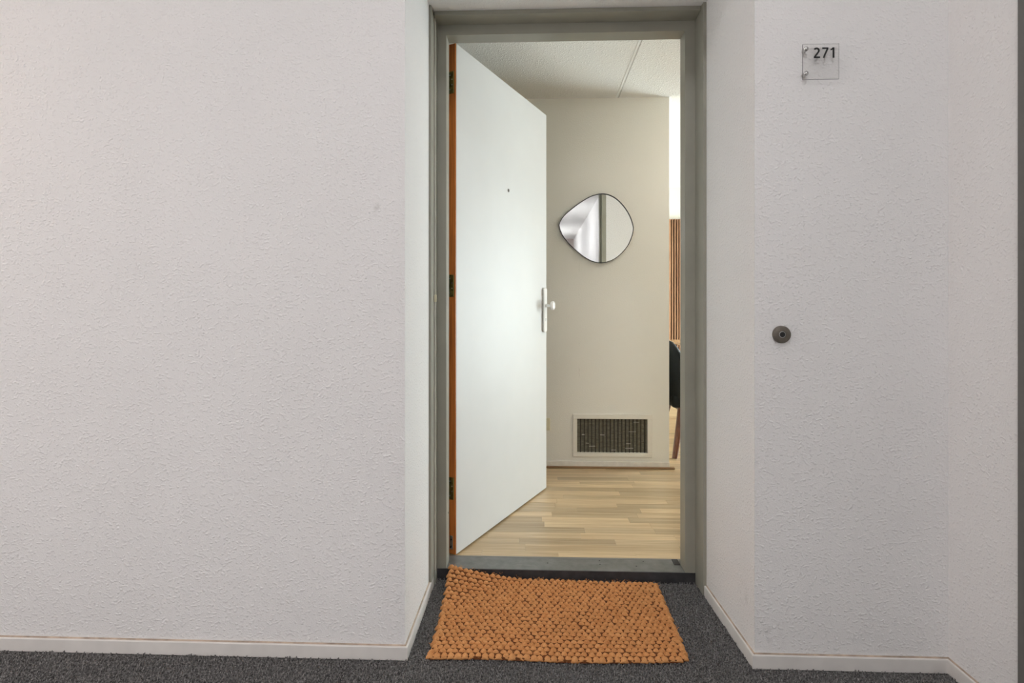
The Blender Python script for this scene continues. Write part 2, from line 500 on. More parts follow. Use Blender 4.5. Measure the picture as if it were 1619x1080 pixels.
# carpet pile: loops as one uncountable mass
def carpet_pile():
    sp = 0.0060
    P = []
    def fill(x0, x1, y0, y1):
        xs = np.arange(x0, x1, sp); ys = np.arange(y0, y1, sp)
        g = np.stack(np.meshgrid(xs, ys), -1).reshape(-1, 2)
        g = g + rng.uniform(-0.42, 0.42, g.shape) * sp
        return g
    P.append(fill(-1.75, XRET - T, 1.38, YW - T))
    P.append(fill(XL + T, XR - T, YW - T, YF))
    p = np.concatenate(P)
    keep = ~((p[:, 0] > -0.295) & (p[:, 0] < 0.44) & (p[:, 1] > 1.675) & (p[:, 1] < 2.08))
    p = p[keep]
    n = len(p)
    h = rng.uniform(0.003, 0.012, n)
    r = rng.uniform(0.0017, 0.0031, n)
    lean = rng.normal(0, 0.0028, (n, 2))
    rot = rng.uniform(0, 2 * math.pi, n)
    V = np.zeros((n, 7, 3))
    for j in range(3):
        a = rot + j * 2 * math.pi / 3
        V[:, j, 0] = p[:, 0] + np.cos(a) * r * 0.8; V[:, j, 1] = p[:, 1] + np.sin(a) * r * 0.8; V[:, j, 2] = -0.005
        V[:, 3 + j, 0] = p[:, 0] + np.cos(a + .5) * r + lean[:, 0] * .7; V[:, 3 + j, 1] = p[:, 1] + np.sin(a + .5) * r + lean[:, 1] * .7; V[:, 3 + j, 2] = h * 0.72 - 0.004
    V[:, 6, 0] = p[:, 0] + lean[:, 0]; V[:, 6, 1] = p[:, 1] + lean[:, 1]; V[:, 6, 2] = h - 0.004
    tri = np.array([(0,1,4),(0,4,3),(1,2,5),(1,5,4),(2,0,3),(2,3,5),(3,4,6),(4,5,6),(5,3,6)])
    F = (np.arange(n)[:, None, None] * 7 + tri[None]).reshape(-1, 3)
    me = bpy.data.meshes.new('carpet_pile')
    me.vertices.add(n * 7); me.vertices.foreach_set('co', V.reshape(-1))
    nf = len(F)
    me.loops.add(nf * 3); me.loops.foreach_set('vertex_index', F.reshape(-1).astype(np.int32))
    me.polygons.add(nf)
    me.polygons.foreach_set('loop_start', np.arange(0, nf * 3, 3, dtype=np.int32))
    me.polygons.foreach_set('loop_total', np.full(nf, 3, dtype=np.int32))
    me.update(calc_edges=True)
    me.materials.append(M['carpet'])
    o = bpy.data.objects.new('carpet_pile', me); C.objects.link(o)
    o.parent = floor
    o['kind'] = 'stuff'
carpet_pile()

# ------------------------------------------------------------------ setting: apartment shell
struct('wall_hall_left', box(-1.2, -1.05, YB, 6.4, -0.05, ZI), M['wall_in'], 'hall wall behind the open door', 'wall')
hall = empty('wall_hall_far', (-0.09, 3.55, ZFL))
tag(hall, 'beige papered hall wall carrying the mirror and the vent', 'wall', kind='structure')
# a wall with a hole for the vent: X .285-.733, Z .134-.352
vx0, vx1, vz0, vz1 = 0.285, 0.733, 0.134, 0.352
XE = 0.872
yw0, yw1 = 3.55, 3.66
mk('wall_panel', join(box(-1.05, vx0, yw0, yw1, -0.05, ZI), box(vx1, XE, yw0, yw1, -0.05, ZI),
   box(vx0, vx1, yw0, yw1, vz1, ZI), box(vx0, vx1, yw0, yw1, -0.05, vz0)), M['wall_in'], hall)
mk('closet_block', join(box(-1.05, XE, 3.70, 4.1, -0.05, ZI), box(-1.05, vx0 - .02, yw1, 3.70, -0.05, ZI), box(vx1 + .02, XE, yw1, 3.70, -0.05, ZI)), M['wall_in'], hall)
# wallpaper seam, slightly lifted
def seam(x, z0, z1):
    n = 14
    V, F = [], []
    for i in range(n + 1):
        z = z0 + (z1 - z0) * i / n
        w = 0.0018 * math.sin(math.pi * i / n) + 0.0003
        dx = 0.002 * math.sin(i * 1.7)
        V += [(x + dx - w, yw0, z), (x + dx, yw0 - 0.0018, z), (x + dx + w, yw0, z)]
    for i in range(n):
        a = 3 * i
        F += [(a, a + 1, a + 4, a + 3), (a + 1, a + 2, a + 5, a + 4)]
    return V, F
for z0, z1 in ((0.58, 0.72), (0.80, 0.86), (1.10, 1.18), (1.28, 1.36)):
    mk('paper_seam', seam(0.302, z0, z1), M['wall_in'], hall)
struct('baseboard_hall', bbox(-1.05, XE, 3.538, 3.55, 0.047, 0.079, 0.002, 1), simple('hall_skirting_paint', (0.78, 0.745, 0.67), 0.45), 'cream skirting at the foot of the hall wall', 'skirting board')
struct('trim_1', bbox(-1.05, XE + 0.03, 3.523, 3.5495, 0.0375, 0.049, 0.002, 1), M['brownstrip'], 'thin brown floor moulding under the hall skirting', 'moulding')
struct('wall_living', box(-1.2, 3.5, 6.22, 6.4, -0.05, ZI), M['wall_in'], 'cream living-room wall behind the slatted panel', 'wall')
# window wall
wy0, wy1, wz0, wz1 = 4.1, 6.15, 0.08, 2.0
struct('wall_window', join(box(3.4, 3.55, YB, wy0, -0.05, ZI), box(3.4, 3.55, wy1, 6.22, -0.05, ZI),
       box(3.4, 3.55, wy0, wy1, -0.05, wz0), box(3.4, 3.55, wy0, wy1, wz1, ZI)), M['wall_in'], 'living-room wall with the window', 'wall')
win = empty('window_1', (3.475, (wy0 + wy1) / 2, wz0))
tag(win, 'living-room window with white frame', 'window', kind='structure')
fw = 0.06
mk('frame', join(box(3.44, 3.51, wy0, wy0 + fw, wz0, wz1), box(3.44, 3.51, wy1 - fw, wy1, wz0, wz1),
   box(3.44, 3.51, wy0 + fw, wy1 - fw, wz0, wz0 + fw), box(3.44, 3.51, wy0 + fw, wy1 - fw, wz1 - fw, wz1)), M['white'], win)
ym = (wy0 + wy1) / 2
mk('mullion', box(3.45, 3.50, ym - 0.03, ym + 0.03, wz0 + fw, wz1 - fw), M['white'], win)
mk('pane', box(3.472, 3.478, wy0 + fw, ym - 0.03, wz0 + fw, wz1 - fw), M['glass'], win)
mk('pane', box(3.472, 3.478, ym + 0.03, wy1 - fw, wz0 + fw, wz1 - fw), M['glass'], win)
struct('ceiling_apartment', join(box(-1.2, 0.545, YB, 6.4, ZI, ZI + 0.15), box(0.553, 3.55, YB, 6.4, ZI, ZI + 0.15), box(0.545, 0.553, YB, 6.4, ZI + 0.007, ZI + 0.15)), M['ceil'], 'stippled white slab ceiling with one straight joint inside the apartment', 'ceiling')
struct('trim_5', ([(0.531, YB, ZI), (0.535, YB, ZI - .0022), (0.544, YB, ZI - .0022), (0.545, YB, ZI), (0.531, 3.55, ZI), (0.535, 3.55, ZI - .0022), (0.544, 3.55, ZI - .0022), (0.545, 3.55, ZI)],
       [(0, 1, 2, 3), (4, 7, 6, 5), (0, 4, 5, 1), (1, 5, 6, 2), (2, 6, 7, 3), (3, 7, 4, 0)]), simple('lit_joint_edge', (0.95, 0.95, 0.93), 0.5, var=0.01), 'thin bead painted extra white as the lit edge of the hall ceiling joint', 'trim')  # lit edge of the joint painted in as a whiter bead

# apartment floor: laminate strips laid one by one, material beyond
fl2 = empty('floor_apartment', (0.9, 4.2, 0))
tag(fl2, 'light oak laminate floor inside the apartment', 'floor', kind='structure')
mk('subfloor', box(-1.05, 3.4, YB - 0.005, 6.22, -0.12, ZFL - 0.011), M['felt'], fl2)
pm = bpy.data.meshes.new('plank')
b = bmesh.new(); v8, f6 = box(-.5, .5, -.5, .5, -.5, .5)
vs = [b.verts.new(p) for p in v8]
for q in f6: b.faces.new([vs[i] for i in q])
bmesh.ops.recalc_face_normals(b, faces=b.faces)
b.to_mesh(pm); b.free()
pm.materials.append(M['laminate'])
W = 0.064
nrow = 0
y = YB + 0.0005
rest = []
while y < 6.215:
    y1 = min(y + W, 6.22)
    x = -1.05 - random.uniform(0, 0.5)
    while x < 3.4:
        L = random.choice((0.32, 0.42, 0.5, 0.58, 0.66))
        a, bb = max(x, -1.05), min(x + L, 3.4)
        if bb - a > 0.02:
            if y < 4.6 and a < 2.0 and bb > -0.6:
                o = bpy.data.objects.new('plank', pm); C.objects.link(o)
                o.parent = fl2
                hgt = 0.010
                dz = random.uniform(-0.00015, 0.00015)
                o.location = Vector(((a + bb) / 2, (y + y1) / 2, ZFL - hgt / 2 + dz)) - fl2.location
                o.scale = (bb - a - 0.0005, y1 - y - 0.0005, hgt)
                nrow += 1
            else:
                rest.append(box(a, bb - 0.0005, y, y1 - 0.0005, ZFL - 0.010, ZFL))
        x += L
    y += W
o = mk('far_planks', join(*rest), M['laminate'], fl2); o['kind'] = 'stuff'

# ------------------------------------------------------------------ door frame, threshold
fr = empty('trim_2', (0.126, YF, 0))
tag(fr, 'olive-grey painted door frame in the recess', 'door frame', kind='structure')
fl, frr = -0.377, 0.629          # outer reveal planes
il, ir = -0.338, 0.588           # inner reveal planes
zo, zi = 2.174, 2.132
z0f = 0.042
YI = 2.212                       # back of the stop
# jambs: outer reveal strip + face + inner reveal, as an L-shaped section
mk('jamb', join(prism([(XL, 2.036), (fl, 2.036), (fl, 2.094), (fl + .0035, 2.094), (fl + .0035, YF), (XL, YF)], 0.0, 2.189),
   prism([(XL, YF), (il, YF), (il + .001, YI), (-0.352, YI), (-0.352, YB), (XL, YB)], 0.0, zi)), M['frame'], fr)
mk('jamb', join(prism([(0.6405, 2.053), (frr, 2.053), (frr - .002, YF), (0.6405, YF)], 0.0, 2.189),
   prism([(0.6405, YF), (ir, YF), (ir - .001, YI), (0.604, YI), (0.604, YB), (0.6405, YB)], 0.0, zi)), M['frame'], fr)
def xprism(poly, x0, x1):      # poly of (y, z)
    n = len(poly)
    v = [(x0, a, c) for a, c in poly] + [(x1, a, c) for a, c in poly]
    f = [tuple(range(n)), tuple(range(n, 2 * n))] + [(i, (i + 1) % n, n + (i + 1) % n, n + i) for i in range(n)]
    return v, f
mk('head', join(xprism([(2.078, 2.1895), (2.078, zo), (YF, zo - .003), (YF, 2.1895)], fl + .0035, frr - .002),
   xprism([(YF, zi), (YI, zi - .001), (YI, 2.158), (YB, 2.158), (YB, 2.1895), (YF, 2.1895)], XL, 0.6405)), M['frame'], fr)
mk('seal_strip', box(fl + .001, fl + .0065, 2.092, 2.0965, 0.06, zo - .004), simple('light_seal', (0.52, 0.5, 0.44), 0.4), fr)
mk('latch_pin', bbox(fl + .001, fl + .010, 2.086, 2.096, 1.085, 1.113, .0015, 1), M['cream'], fr)
mk('screw_hole', lathe([(0.004, 0.0), (0.004, 0.0015), (0.0012, 0.0017)], 'x', 12, (il - .0003, 2.19, 0.243)), M['black'], fr)
th = empty('trim_3', (0.126, YF, 0))
tag(th, 'worn grey stone threshold under the open door', 'threshold', kind='structure')
mk('tread', bbox(-0.352, 0.604, YF, YB, 0.012, z0f, 0.0015, 1), M['stone'], th)
mk('riser', box(fl, frr, YF - 0.002, YF + 0.002, -0.01, z0f - 0.002), M['riser'], th)
mk('sill_strip', bbox(-0.35, 0.60, YB - 0.012, YB, z0f - 0.003, z0f + 0.0008, 0.0008, 1), simple('bare_strip', (0.21, 0.2, 0.185), 0.4), th)
def dot(x, yy, r=0.0028):
    return lathe([(r, z0f - 0.001), (r, z0f + 0.0005), (r * .5, z0f + .0008)], 'z', 10, (x, yy, 0))
for x, yy in ((0.27, 2.232), (0.268, 2.20), (0.445, 2.232), (0.06, 2.205), (0.41, 2.19)):
    mk('screw', dot(x, yy), M['black'], th)
mk('pile_scrap', bbox(0.562, 0.586, 2.205, 2.252, z0f, z0f + 0.003, 0.001, 1), M['riser'], th)

# ------------------------------------------------------------------ front door, open inward
ang = math.atan2(0.863, 0.394)
DW, DH, DT = 0.949, 2.109, 0.040
door = empty('door_1', (-0.315, 2.259, 0.045), ang)
tag(door, 'white flush front door standing open into the hall', 'door', kind='structure')
# local: x along the width, y = -0 outer face (towards camera is -y), thickness towards +y
mk('leaf', bbox(0.0025, DW - 0.0025, 0, DT, 0, DH, 0.0012, 1), M['doorwhite'], door, local=True)
mk('edge_lipping', box(-0.0015, 0.0024, 0.0018, DT - 0.0018, 0.0, DH), M['lip'], door, local=True)
mk('edge_lipping', box(DW - 0.0024, DW + 0.0005, 0.0018, DT - 0.0018, 0.0, DH), M['doorwhite'], door, local=True)
for zc in (1.95, 1.109, 0.27):
    h = mk('hinge', bbox(-0.0036, -0.0012, 0.010, 0.0385, zc - 0.046, zc + 0.046, 0.001, 1), M['brass'], door, local=True)
    mk('knuckle', lathe([(0.0, zc - .046), (0.0048, zc - .0455), (0.0048, zc + .0455), (0.0, zc + .046)], 'z', 14, (-0.003, 0.041, 0)), M['brass'], h, local=True, smooth=True, auto=40)
    mk('leaf_rim', box(-0.0042, -0.003, 0.0085, 0.0125, zc - 0.044, zc + 0.044), simple('worn_brass_rim', (0.36, 0.33, 0.12), 0.4, 0.7), h, local=True)
    for dz in (-0.03, -0.011, 0.011, 0.03):
        yy = 0.017 if abs(dz) < .02 else 0.027
        mk('screw', lathe([(0.0028, -0.0), (0.0028, 0.0012), (0.001, 0.0016)], 'x', 10, (-0.0052, yy, zc + dz)), M['chrome'], h, local=True)
pv = mk('security_bolt', bbox(-0.0036, -0.0012, 0.014, 0.029, 0.018, 0.075, 0.001, 1), M['steel'], door, local=True)
mk('bolt_pin', lathe([(0.004, 0.0), (0.004, 0.006), (0.002, 0.007)], 'x', 12, (-0.010, 0.0215, 0.03)), M['black'], pv, local=True)
mk('bolt_hole', lathe([(0.0035, 0.0), (0.0035, 0.001)], 'x', 12, (-0.0046, 0.0215, 0.06)), M['black'], pv, local=True)
# peephole
ph = mk('peephole', lathe([(0.0085, -0.001), (0.0085, 0.0015), (0.0072, 0.0022), (0.0058, 0.0022)], '-y', 20, (0.475, 0, 1.592)), M['bell'], door, local=True)
mk('lens', lathe([(0.0055, 0.001), (0.0055, 0.0026), (0.002, 0.0034)], '-y', 16, (0.475, 0, 1.592)), M['black'], ph, local=True)
# long white escutcheon and round knob
def rounded_plate(cx, cz, w, h, r, y0, y1, n=8, ch=0.003):
    pts = []
    for (sx, sz, a0) in ((1, 1, 0), (-1, 1, 90), (-1, -1, 180), (1, -1, 270)):
        for i in range(n + 1):
            a = math.radians(a0 + 90 * i / n)
            pts.append((sx * (w / 2 - r) + r * math.cos(a), sz * (h / 2 - r) + r * math.sin(a)))
    m = len(pts)
    V = [(cx + p[0], y0, cz + p[1]) for p in pts] + [(cx + p[0], y1 + ch * .6, cz + p[1]) for p in pts]
    V += [(cx + p[0] * (1 - 2 * ch / w), y1, cz + p[1] * (1 - 2 * ch / h)) for p in pts]
    F = [tuple(range(m))[::-1], tuple(range(2 * m, 3 * m))]
    for l in (0, 1):
        F += [(l * m + i, l * m + (i + 1) % m, (l + 1) * m + (i + 1) % m, (l + 1) * m + i) for i in range(m)]
    return V, F
sx = 0.908
zpl = 1.006
pl = mk('lock_plate', rounded_plate(sx, zpl, 0.042, 0.245, 0.012, 0.0, -0.013), M['white'], door, local=True)
mk('plate_rim', rounded_plate(sx, zpl, 0.045, 0.248, 0.0135, 0.0, -0.009), M['steel'], pl, local=True)
mk('keyhole', rounded_plate(sx, zpl - 0.055, 0.008, 0.018, 0.0039, -0.009, -0.0136, 5, .0005), M['steel'], pl, local=True)
mk('key_slot', rounded_plate(sx, zpl - 0.050, 0.003, 0.006, 0.0014, -0.0125, -0.0142, 4, .0003), M['black'], pl, local=True)
zk = zpl + 0.024
kn = mk('knob', lathe([(0.0, 0.044), (0.010, 0.044), (0.021, 0.0475), (0.0252, 0.052), (0.0256, 0.056), (0.0235, 0.061), (0.015, 0.0645), (0.0, 0.0655)], '-y', 28, (sx, 0, zk)), M['knobwhite'], door, local=True, smooth=True)
mk('knob_neck', lathe([(0.0095, 0.010), (0.0095, 0.019), (0.0075, 0.021), (0.0075, 0.046)], '-y', 20, (sx, 0, zk)), M['chrome'], kn, local=True, smooth=True, auto=40)

# ------------------------------------------------------------------ coir doormat
mat_e = empty('doormat', (0.075, 1.88, 0))
tag(mat_e, 'orange-brown braided coir doormat with one corner lifted onto the threshold', 'doormat')
# corner points on the floor: front-left, front-right, back-right, back-left
FLc, FRc, BRc, BLc = (-0.319, 1.640), (0.468, 1.651), (0.472, 2.118), (-0.316, 2.135)
TH = 0.020
def msurf(u, w):
    """u 0..1 left-right, w 0..1 front-back -> x, y, lift"""
    x = (1 - w) * ((1 - u) * FLc[0] + u * FRc[0]) + w * ((1 - u) * BLc[0] + u * BRc[0])
    y = (1 - w) * ((1 - u) * FLc[1] + u * FRc[1]) + w * ((1 - u) * BLc[1] + u * BRc[1])
    x += 0.006 * math.sin(w * 5.0) * (1 - u) * 1.0
    y += 0.004 * math.sin(u * 7.0) * (1 - w) - 0.006 * (1 - w) * u * (1 - u)
    # rounded right corners
    a = max(0.0, (u - 0.955) / 0.045)
    if w > .5: y -= 0.012 * a * a * (w - .5) * 2
    else: y += 0.012 * a * a * (.5 - w) * 2
    du, dw = u * 0.787, (1 - w) * 0.49
    t = max(0.0, 1 - (du / 0.30 + dw / 0.20))
    lift = 0.052 * t ** 1.35
    lift += 0.002 * (math.sin(u * 9 + w * 4) * 0.5 + 0.5)
    return x, y, lift
nu, nw = 38, 24
# backing slab
GU, GW = 40, 24
V, F = [], []
for zoff in (0.0025, TH * 0.55):
    for j in range(GW + 1):
        for i in range(GU + 1):
            x, y, l = msurf(0.008 + 0.984 * i / GU, 0.01 + 0.98 * j / GW)
            V.append((x, y, l + zoff))
N = (GU + 1) * (GW + 1)
for j in range(GW):
    for i in range(GU):
        a = j * (GU + 1) + i
        F.append((a, a + GU + 1, a + GU + 2, a + 1))
        F.append((N + a, N + a + 1, N + a + GU + 2, N + a + GU + 1))
ring = [i for i in range(GU + 1)] + [(j + 1) * (GU + 1) - 1 for j in range(1, GW + 1)] + [GW * (GU + 1) + i for i in range(GU - 1, -1, -1)] + [j * (GU + 1) for j in range(GW - 1, 0, -1)]
for i in range(len(ring)):
    a, c = ring[i], ring[(i + 1) % len(ring)]
    F.append((a, c, N + c, N + a))
mk('backing', (V, F), M['coirdark'], mat_e)
# braid loops: plump arched strands, rows offset by half
UV = []
SEG, RNG = 8, 6
for j in range(RNG + 1):
    ph_ = math.pi * j / RNG
    for i in range(SEG):
        a = 2 * math.pi * i / SEG
        UV.append((math.cos(ph_), math.sin(ph_) * math.cos(a), math.sin(ph_) * math.sin(a)))
UV = np.array(UV)
UF = [(j * SEG + i, j * SEG + (i + 1) % SEG, (j + 1) * SEG + (i + 1) % SEG, (j + 1) * SEG + i) for j in range(RNG) for i in range(SEG)]
V, F = [], []
cnt = 0
for j in range(nw):
    for i in range(nu + (1 if j % 2 else 0)):
        u = (i + 0.5 - (0.5 if j % 2 else 0)) / nu
        u = min(max(u, 0.008), 0.992)
        w = (j + 0.5) / nw
        x, y, l = msurf(u, w)
        jx, jy = random.gauss(0, .0014), random.gauss(0, .0014)
        L_ = 0.0135 * random.uniform(.88, 1.10); B_ = 0.0098 * random.uniform(.85, 1.12); H_ = 0.0094 * random.uniform(.85, 1.12)
        tw = random.gauss(0, .14)
        P = UV * np.array([L_, B_, H_])
        e = (P[:, 0] / L_) ** 2
        P[:, 2] -= e * 0.0066                       # ends dive under the neighbours
        P[:, 1] -= e * 0.0032                       # and curl forward: each loop is a crescent
        ca, sa = math.cos(tw), math.sin(tw)
        X = P[:, 0] * ca - P[:, 1] * sa; Y = P[:, 0] * sa + P[:, 1] * ca
        n0 = len(V)
        for q in range(len(UV)):
            V.append((x + jx + X[q], y + 0.002 + jy + Y[q], max(l + 0.001, l + TH - 0.0105 + P[q, 2])))
        F += [tuple(z + n0 for z in q) for q in UF]
        cnt += 1
o = mk('woven_braid', (V, F), M['coir'], mat_e, smooth=True)
o['kind'] = 'stuff'
# loose fibres standing out of the braid
V, F = [], []
for _ in range(5200):
    u, w = random.random(), random.random()
    x, y, l = msurf(u, w)
    z = l + TH - 0.004 + random.uniform(-.002, .003)
    a = random.uniform(0, 2 * math.pi); L_ = random.uniform(.004, .012); up = random.uniform(.0, .006)
    dx, dy = math.cos(a) * L_, math.sin(a) * L_
    n0 = len(V); t_ = 0.00022
    V += [(x - dy / L_ * t_, y + dx / L_ * t_, z), (x + dy / L_ * t_, y - dx / L_ * t_, z), (x + dx, y + dy, z + up), (x + dx * .5, y + dy * .5, z + up * .8 + .0008)]
    F += [(n0, n0 + 1, n0 + 3), (n0, n0 + 3, n0 + 2), (n0 + 1, n0 + 2, n0 + 3)]
o = mk('loose_fibres', (V, F), M['coir'], mat_e); o['kind'] = 'stuff'

# ------------------------------------------------------------------ number sign
YP = 1.6385                     # front of the acrylic
sg = empty('number_sign', (0.8415, YW, 1.7325))
tag(sg, 'clear square acrylic sign with the black number 271 beside the doorway', 'sign')
sx0, sx1, sz0, sz1 = 0.7895, 0.8935, 1.7305, 1.8335
pb = bmesh.new()
v8, f6 = box(sx0, sx1, YP, YP + 0.005, sz0, sz1)
vs = [pb.verts.new(p) for p in v8]
for q in f6: pb.faces.new([vs[i] for i in q])
bmesh.ops.recalc_face_normals(pb, faces=pb.faces)
for f in pb.faces: f.material_index = 0 if abs(f.normal.y) > .5 else 1
mk('acrylic_panel', pb, [M['acrylic'], M['acrylic_edge']], sg)
for cz in (1.8175, 1.746):
    s = mk('standoff_screw', lathe([(0.0, 0.0085), (0.003, 0.008), (0.0056, 0.006), (0.0066, 0.003), (0.0066, 0.0005)][::-1], '-y', 20, (0.797, YP, cz)), M['chrome'], sg, smooth=True, auto=50)
    mk('spacer', lathe([(0.0052, -0.0145), (0.0052, 0.0)], '-y', 16, (0.797, YP, cz)), M['steel'], s)

def ribbon(pts, w, y0, y1):
    """flat stroke through 2D points (x, z)"""
    L_, R_ = [], []
    n = len(pts)
    for i in range(n):
        p = Vector(pts[i])
        d0 = (p - Vector(pts[i - 1])).normalized() if i > 0 else None
        d1 = (Vector(pts[i + 1]) - p).normalized() if i < n - 1 else None
        d = (d0 + d1).normalized() if d0 and d1 else (d0 or d1)
        nn = Vector((-d.y, d.x))
        s = 1.0
        if d0 and d1: s = min(2.0, 1 / max(0.35, d.dot(d1)))
        L_.append(p + nn * w / 2 * s); R_.append(p - nn * w / 2 * s)
    V, F = [], []
    for yy in (y0, y1):
        for q in L_ + R_: V.append((q.x, yy, q.y))
    m = 2 * n
    for i in range(n - 1):
        F.append((i, i + 1, n + i + 1, n + i)); F.append((m + i, m + n + i, m + n + i + 1, m + i + 1))
        F.append((i, m + i, m + i + 1, i + 1)); F.append((n + i, n + i + 1, m + n + i + 1, m + n + i))
    F += [(0, n, m + n, m), (n - 1, m + n - 1, m + 2 * n - 1, 2 * n - 1)]
    return V, F
# digit cell: height 1 unit = 0.0305 m, origin bottom-left
DHt = 0.0305; zb = 1.7915
def place(pts, x0): return [(x0 + px * DHt, zb + pz * DHt) for px, pz in pts]
SW = 0.0050
arc = [(0.27 + 0.215 * math.cos(math.radians(a)), 0.715 + 0.215 * math.sin(math.radians(a))) for a in range(150, -35, -15)]
two = [arc[0]] + arc[1:] + [(0.36, 0.46), (0.20, 0.25), (0.085, 0.09)]
y0, y1 = YP - 0.0008, YP - 0.0001
dg = mk('digit_two', join(ribbon(place(two, 0.8200), SW, y0, y1), ribbon(place([(0.015, 0.072), (0.60, 0.072)], 0.8200), SW * .95, y0, y1)), M['print'], sg)
mk('digit_seven', join(ribbon(place([(0.04, 0.93), (0.60, 0.93)], 0.8435), SW * .95, y0, y1), ribbon(place([(0.545, 0.90), (0.36, 0.5), (0.155, 0.0)], 0.8435), SW, y0, y1)), M['print'], sg)
mk('digit_one', join(ribbon(place([(0.25, 0.0), (0.25, 1.0)], 0.8690), SW * 1.05, y0, y1), ribbon(place([(0.22, 0.955), (0.11, 0.83), (-0.02, 0.775)], 0.8690), SW * .8, y0, y1)), M['print'], sg)

# ------------------------------------------------------------------ doorbell
bl = empty('doorbell', (0.7325, YW, 0.984))
tag(bl, 'round dark metal doorbell below the number sign', 'doorbell')
cb_ = (0.7325, YW, 0.984)
mk('rosette', lathe([(0.0255, -0.002), (0.0255, 0.008), (0.0245, 0.0105), (0.0225, 0.0115), (0.0105, 0.0122), (0.0098, 0.0095), (0.0, 0.0095)], '-y', 40, cb_), M['bell'], bl, smooth=True, auto=35)
bt = mk('button', lathe([(0.0095, 0.0096), (0.0095, 0.0106), (0.0082, 0.0108), (0.0076, 0.0100), (0.0, 0.0100)], '-y', 28, cb_), M['steel'], bl, smooth=True, auto=35)
mk('button_centre', lathe([(0.0079, 0.0100), (0.0076, 0.0113), (0.0, 0.0115)], '-y', 24, cb_), M['black'], bt, smooth=True, auto=35)

# ------------------------------------------------------------------ mirror on the hall wall
def pix_on_plane(u, v, Y):
    a = (u - 809.5) / FPX
    dx = a * math.cos(YAW) - math.sin(YAW); dy = a * math.sin(YAW) + math.cos(YAW)
    t = Y / dy
    return dx * t, CAMZ + (487.0 - v) / FPX * t
zoomp = [(295,525),(305,478),(340,420),(400,362),(500,284),(600,220),(680,187),(762,175),(840,190),(920,237),(1000,322),(1058,420),(1088,510),(1092,565),(1075,640),(1030,738),(950,830),(860,890),(760,918),(690,912),(620,888),(540,838),(450,762),(380,690),(325,612)]
outline = [pix_on_plane(840 + p[0] / 6.75, 280 + p[1] / 6.75, 3.535) for p in zoomp]
def smooth_closed(P, n=5):
    out = []
    m = len(P)
    for i in range(m):
        p0, p1, p2, p3 = P[i - 1], P[i], P[(i + 1) % m], P[(i + 2) % m]
        for k_ in range(n):
            t = k_ / n
            f = lambda a, b_, c_, d: 0.5 * ((2 * b_) + (-a + c_) * t + (2 * a - 5 * b_ + 4 * c_ - d) * t * t + (-a + 3 * b_ - 3 * c_ + d) * t ** 3)
            out.append((f(p0[0], p1[0], p2[0], p3[0]), f(p0[1], p1[1], p2[1], p3[1])))
    return out
outline = smooth_closed(outline)
mcx = sum(p[0] for p in outline) / len(outline); mcz = sum(p[1] for p in outline) / len(outline)
mr = empty('wall_mirror', (mcx, 3.55, min(p[1] for p in outline)))
tag(mr, 'pebble-shaped mirror with thin black rim on the hall wall', 'mirror')
def inset(P, d):
    out = []
    m = len(P)
    for i in range(m):
        a, c = Vector(P[i - 1]), Vector(P[(i + 1) % m])
        t = (c - a).normalized(); nn = Vector((-t.y, t.x))
        p = Vector(P[i]); q = p + nn * d
        if (q - Vector((mcx, mcz))).length > (p - Vector((mcx, mcz))).length: q = p - nn * d
        out.append((q.x, q.y))
    return out
inn = inset(outline, 0.0038)
n = len(outline)
V = [(x, 3.55, z) for x, z in outline] + [(x, 3.532, z) for x, z in outline] + [(x, 3.532, z) for x, z in inn] + [(x, 3.55, z) for x, z in inn]
F = []
for l in range(4):
    l2 = (l + 1) % 4
    F += [(l * n + i, l * n + (i + 1) % n, l2 * n + (i + 1) % n, l2 * n + i) for i in range(n)]
mk('rim', (V, F), simple('black_rim', (0.012, 0.011, 0.01), 0.4), mr)
V = [(x, 3.540, z) for x, z in inn] + [(x, 3.546, z) for x, z in inn]
F = [tuple(range(n)), tuple(range(n, 2 * n))] + [(i, (i + 1) % n, n + (i + 1) % n, n + i) for i in range(n)]
mk('mirror_glass', (V, F), M['mirror'], mr)

# ------------------------------------------------------------------ vent grille
vg = empty('vent_grille', (0.51, 3.55, 0.111))
tag(vg, 'rectangular cream-framed vent grille low on the hall wall', 'vent')
ox0, ox1, oz0, oz1 = 0.2586, 0.763, 0.109, 0.381
creamf = simple('cream_frame_paint', (0.80, 0.765, 0.68), 0.4, var=0.02)
for (a, c_, d, e) in ((ox0, ox1, vz1, oz1), (ox0, ox1, oz0, vz0), (ox0, vx0, vz0, vz1), (vx1, ox1, vz0, vz1)):
    mk('frame_strip', bbox(a, c_, 3.537, 3.552, d, e, 0.0015, 1), creamf, vg)
mk('dust_mesh', box(vx0, vx1, 3.566, 3.570, vz0, vz1), M['ventback'], vg)
nb = 18
pitch = (vx1 - vx0) / (nb + 0.6)
for i in range(nb):
    x = vx0 + pitch * (i + 0.98)
    mk('slat', box(x - 0.0028, x + 0.0028, 3.556, 3.5655, vz0, vz1), M['ventslat'], vg)
for i in range(26):
    z = vz0 + (vz1 - vz0) * (i + 0.5) / 26
    mk('cross_wire', box(vx0, vx1, 3.5655, 3.5662, z - 0.0006, z + 0.0006), M['ventslat'], vg)
fluff = simple('grey_lint', (0.55, 0.52, 0.45), 0.9)
for (x, z, w_, h_) in ((0.325, 0.247, .016, .006), (0.448, 0.246, .028, .004), (0.352, 0.192, .02, .003), (0.383, 0.173, .04, .003), (0.52, 0.150, .028, .003), (0.615, 0.191, .03, .003), (0.62, 0.162, .05, .004), (0.665, 0.330, .036, .003), (0.64, 0.268, .05, .002)):
    mk('lint', bbox(x - w_ / 2, x + w_ / 2, 3.5542, 3.5560, z - h_ / 2, z + h_ / 2, 0.0006, 1), fluff, vg)

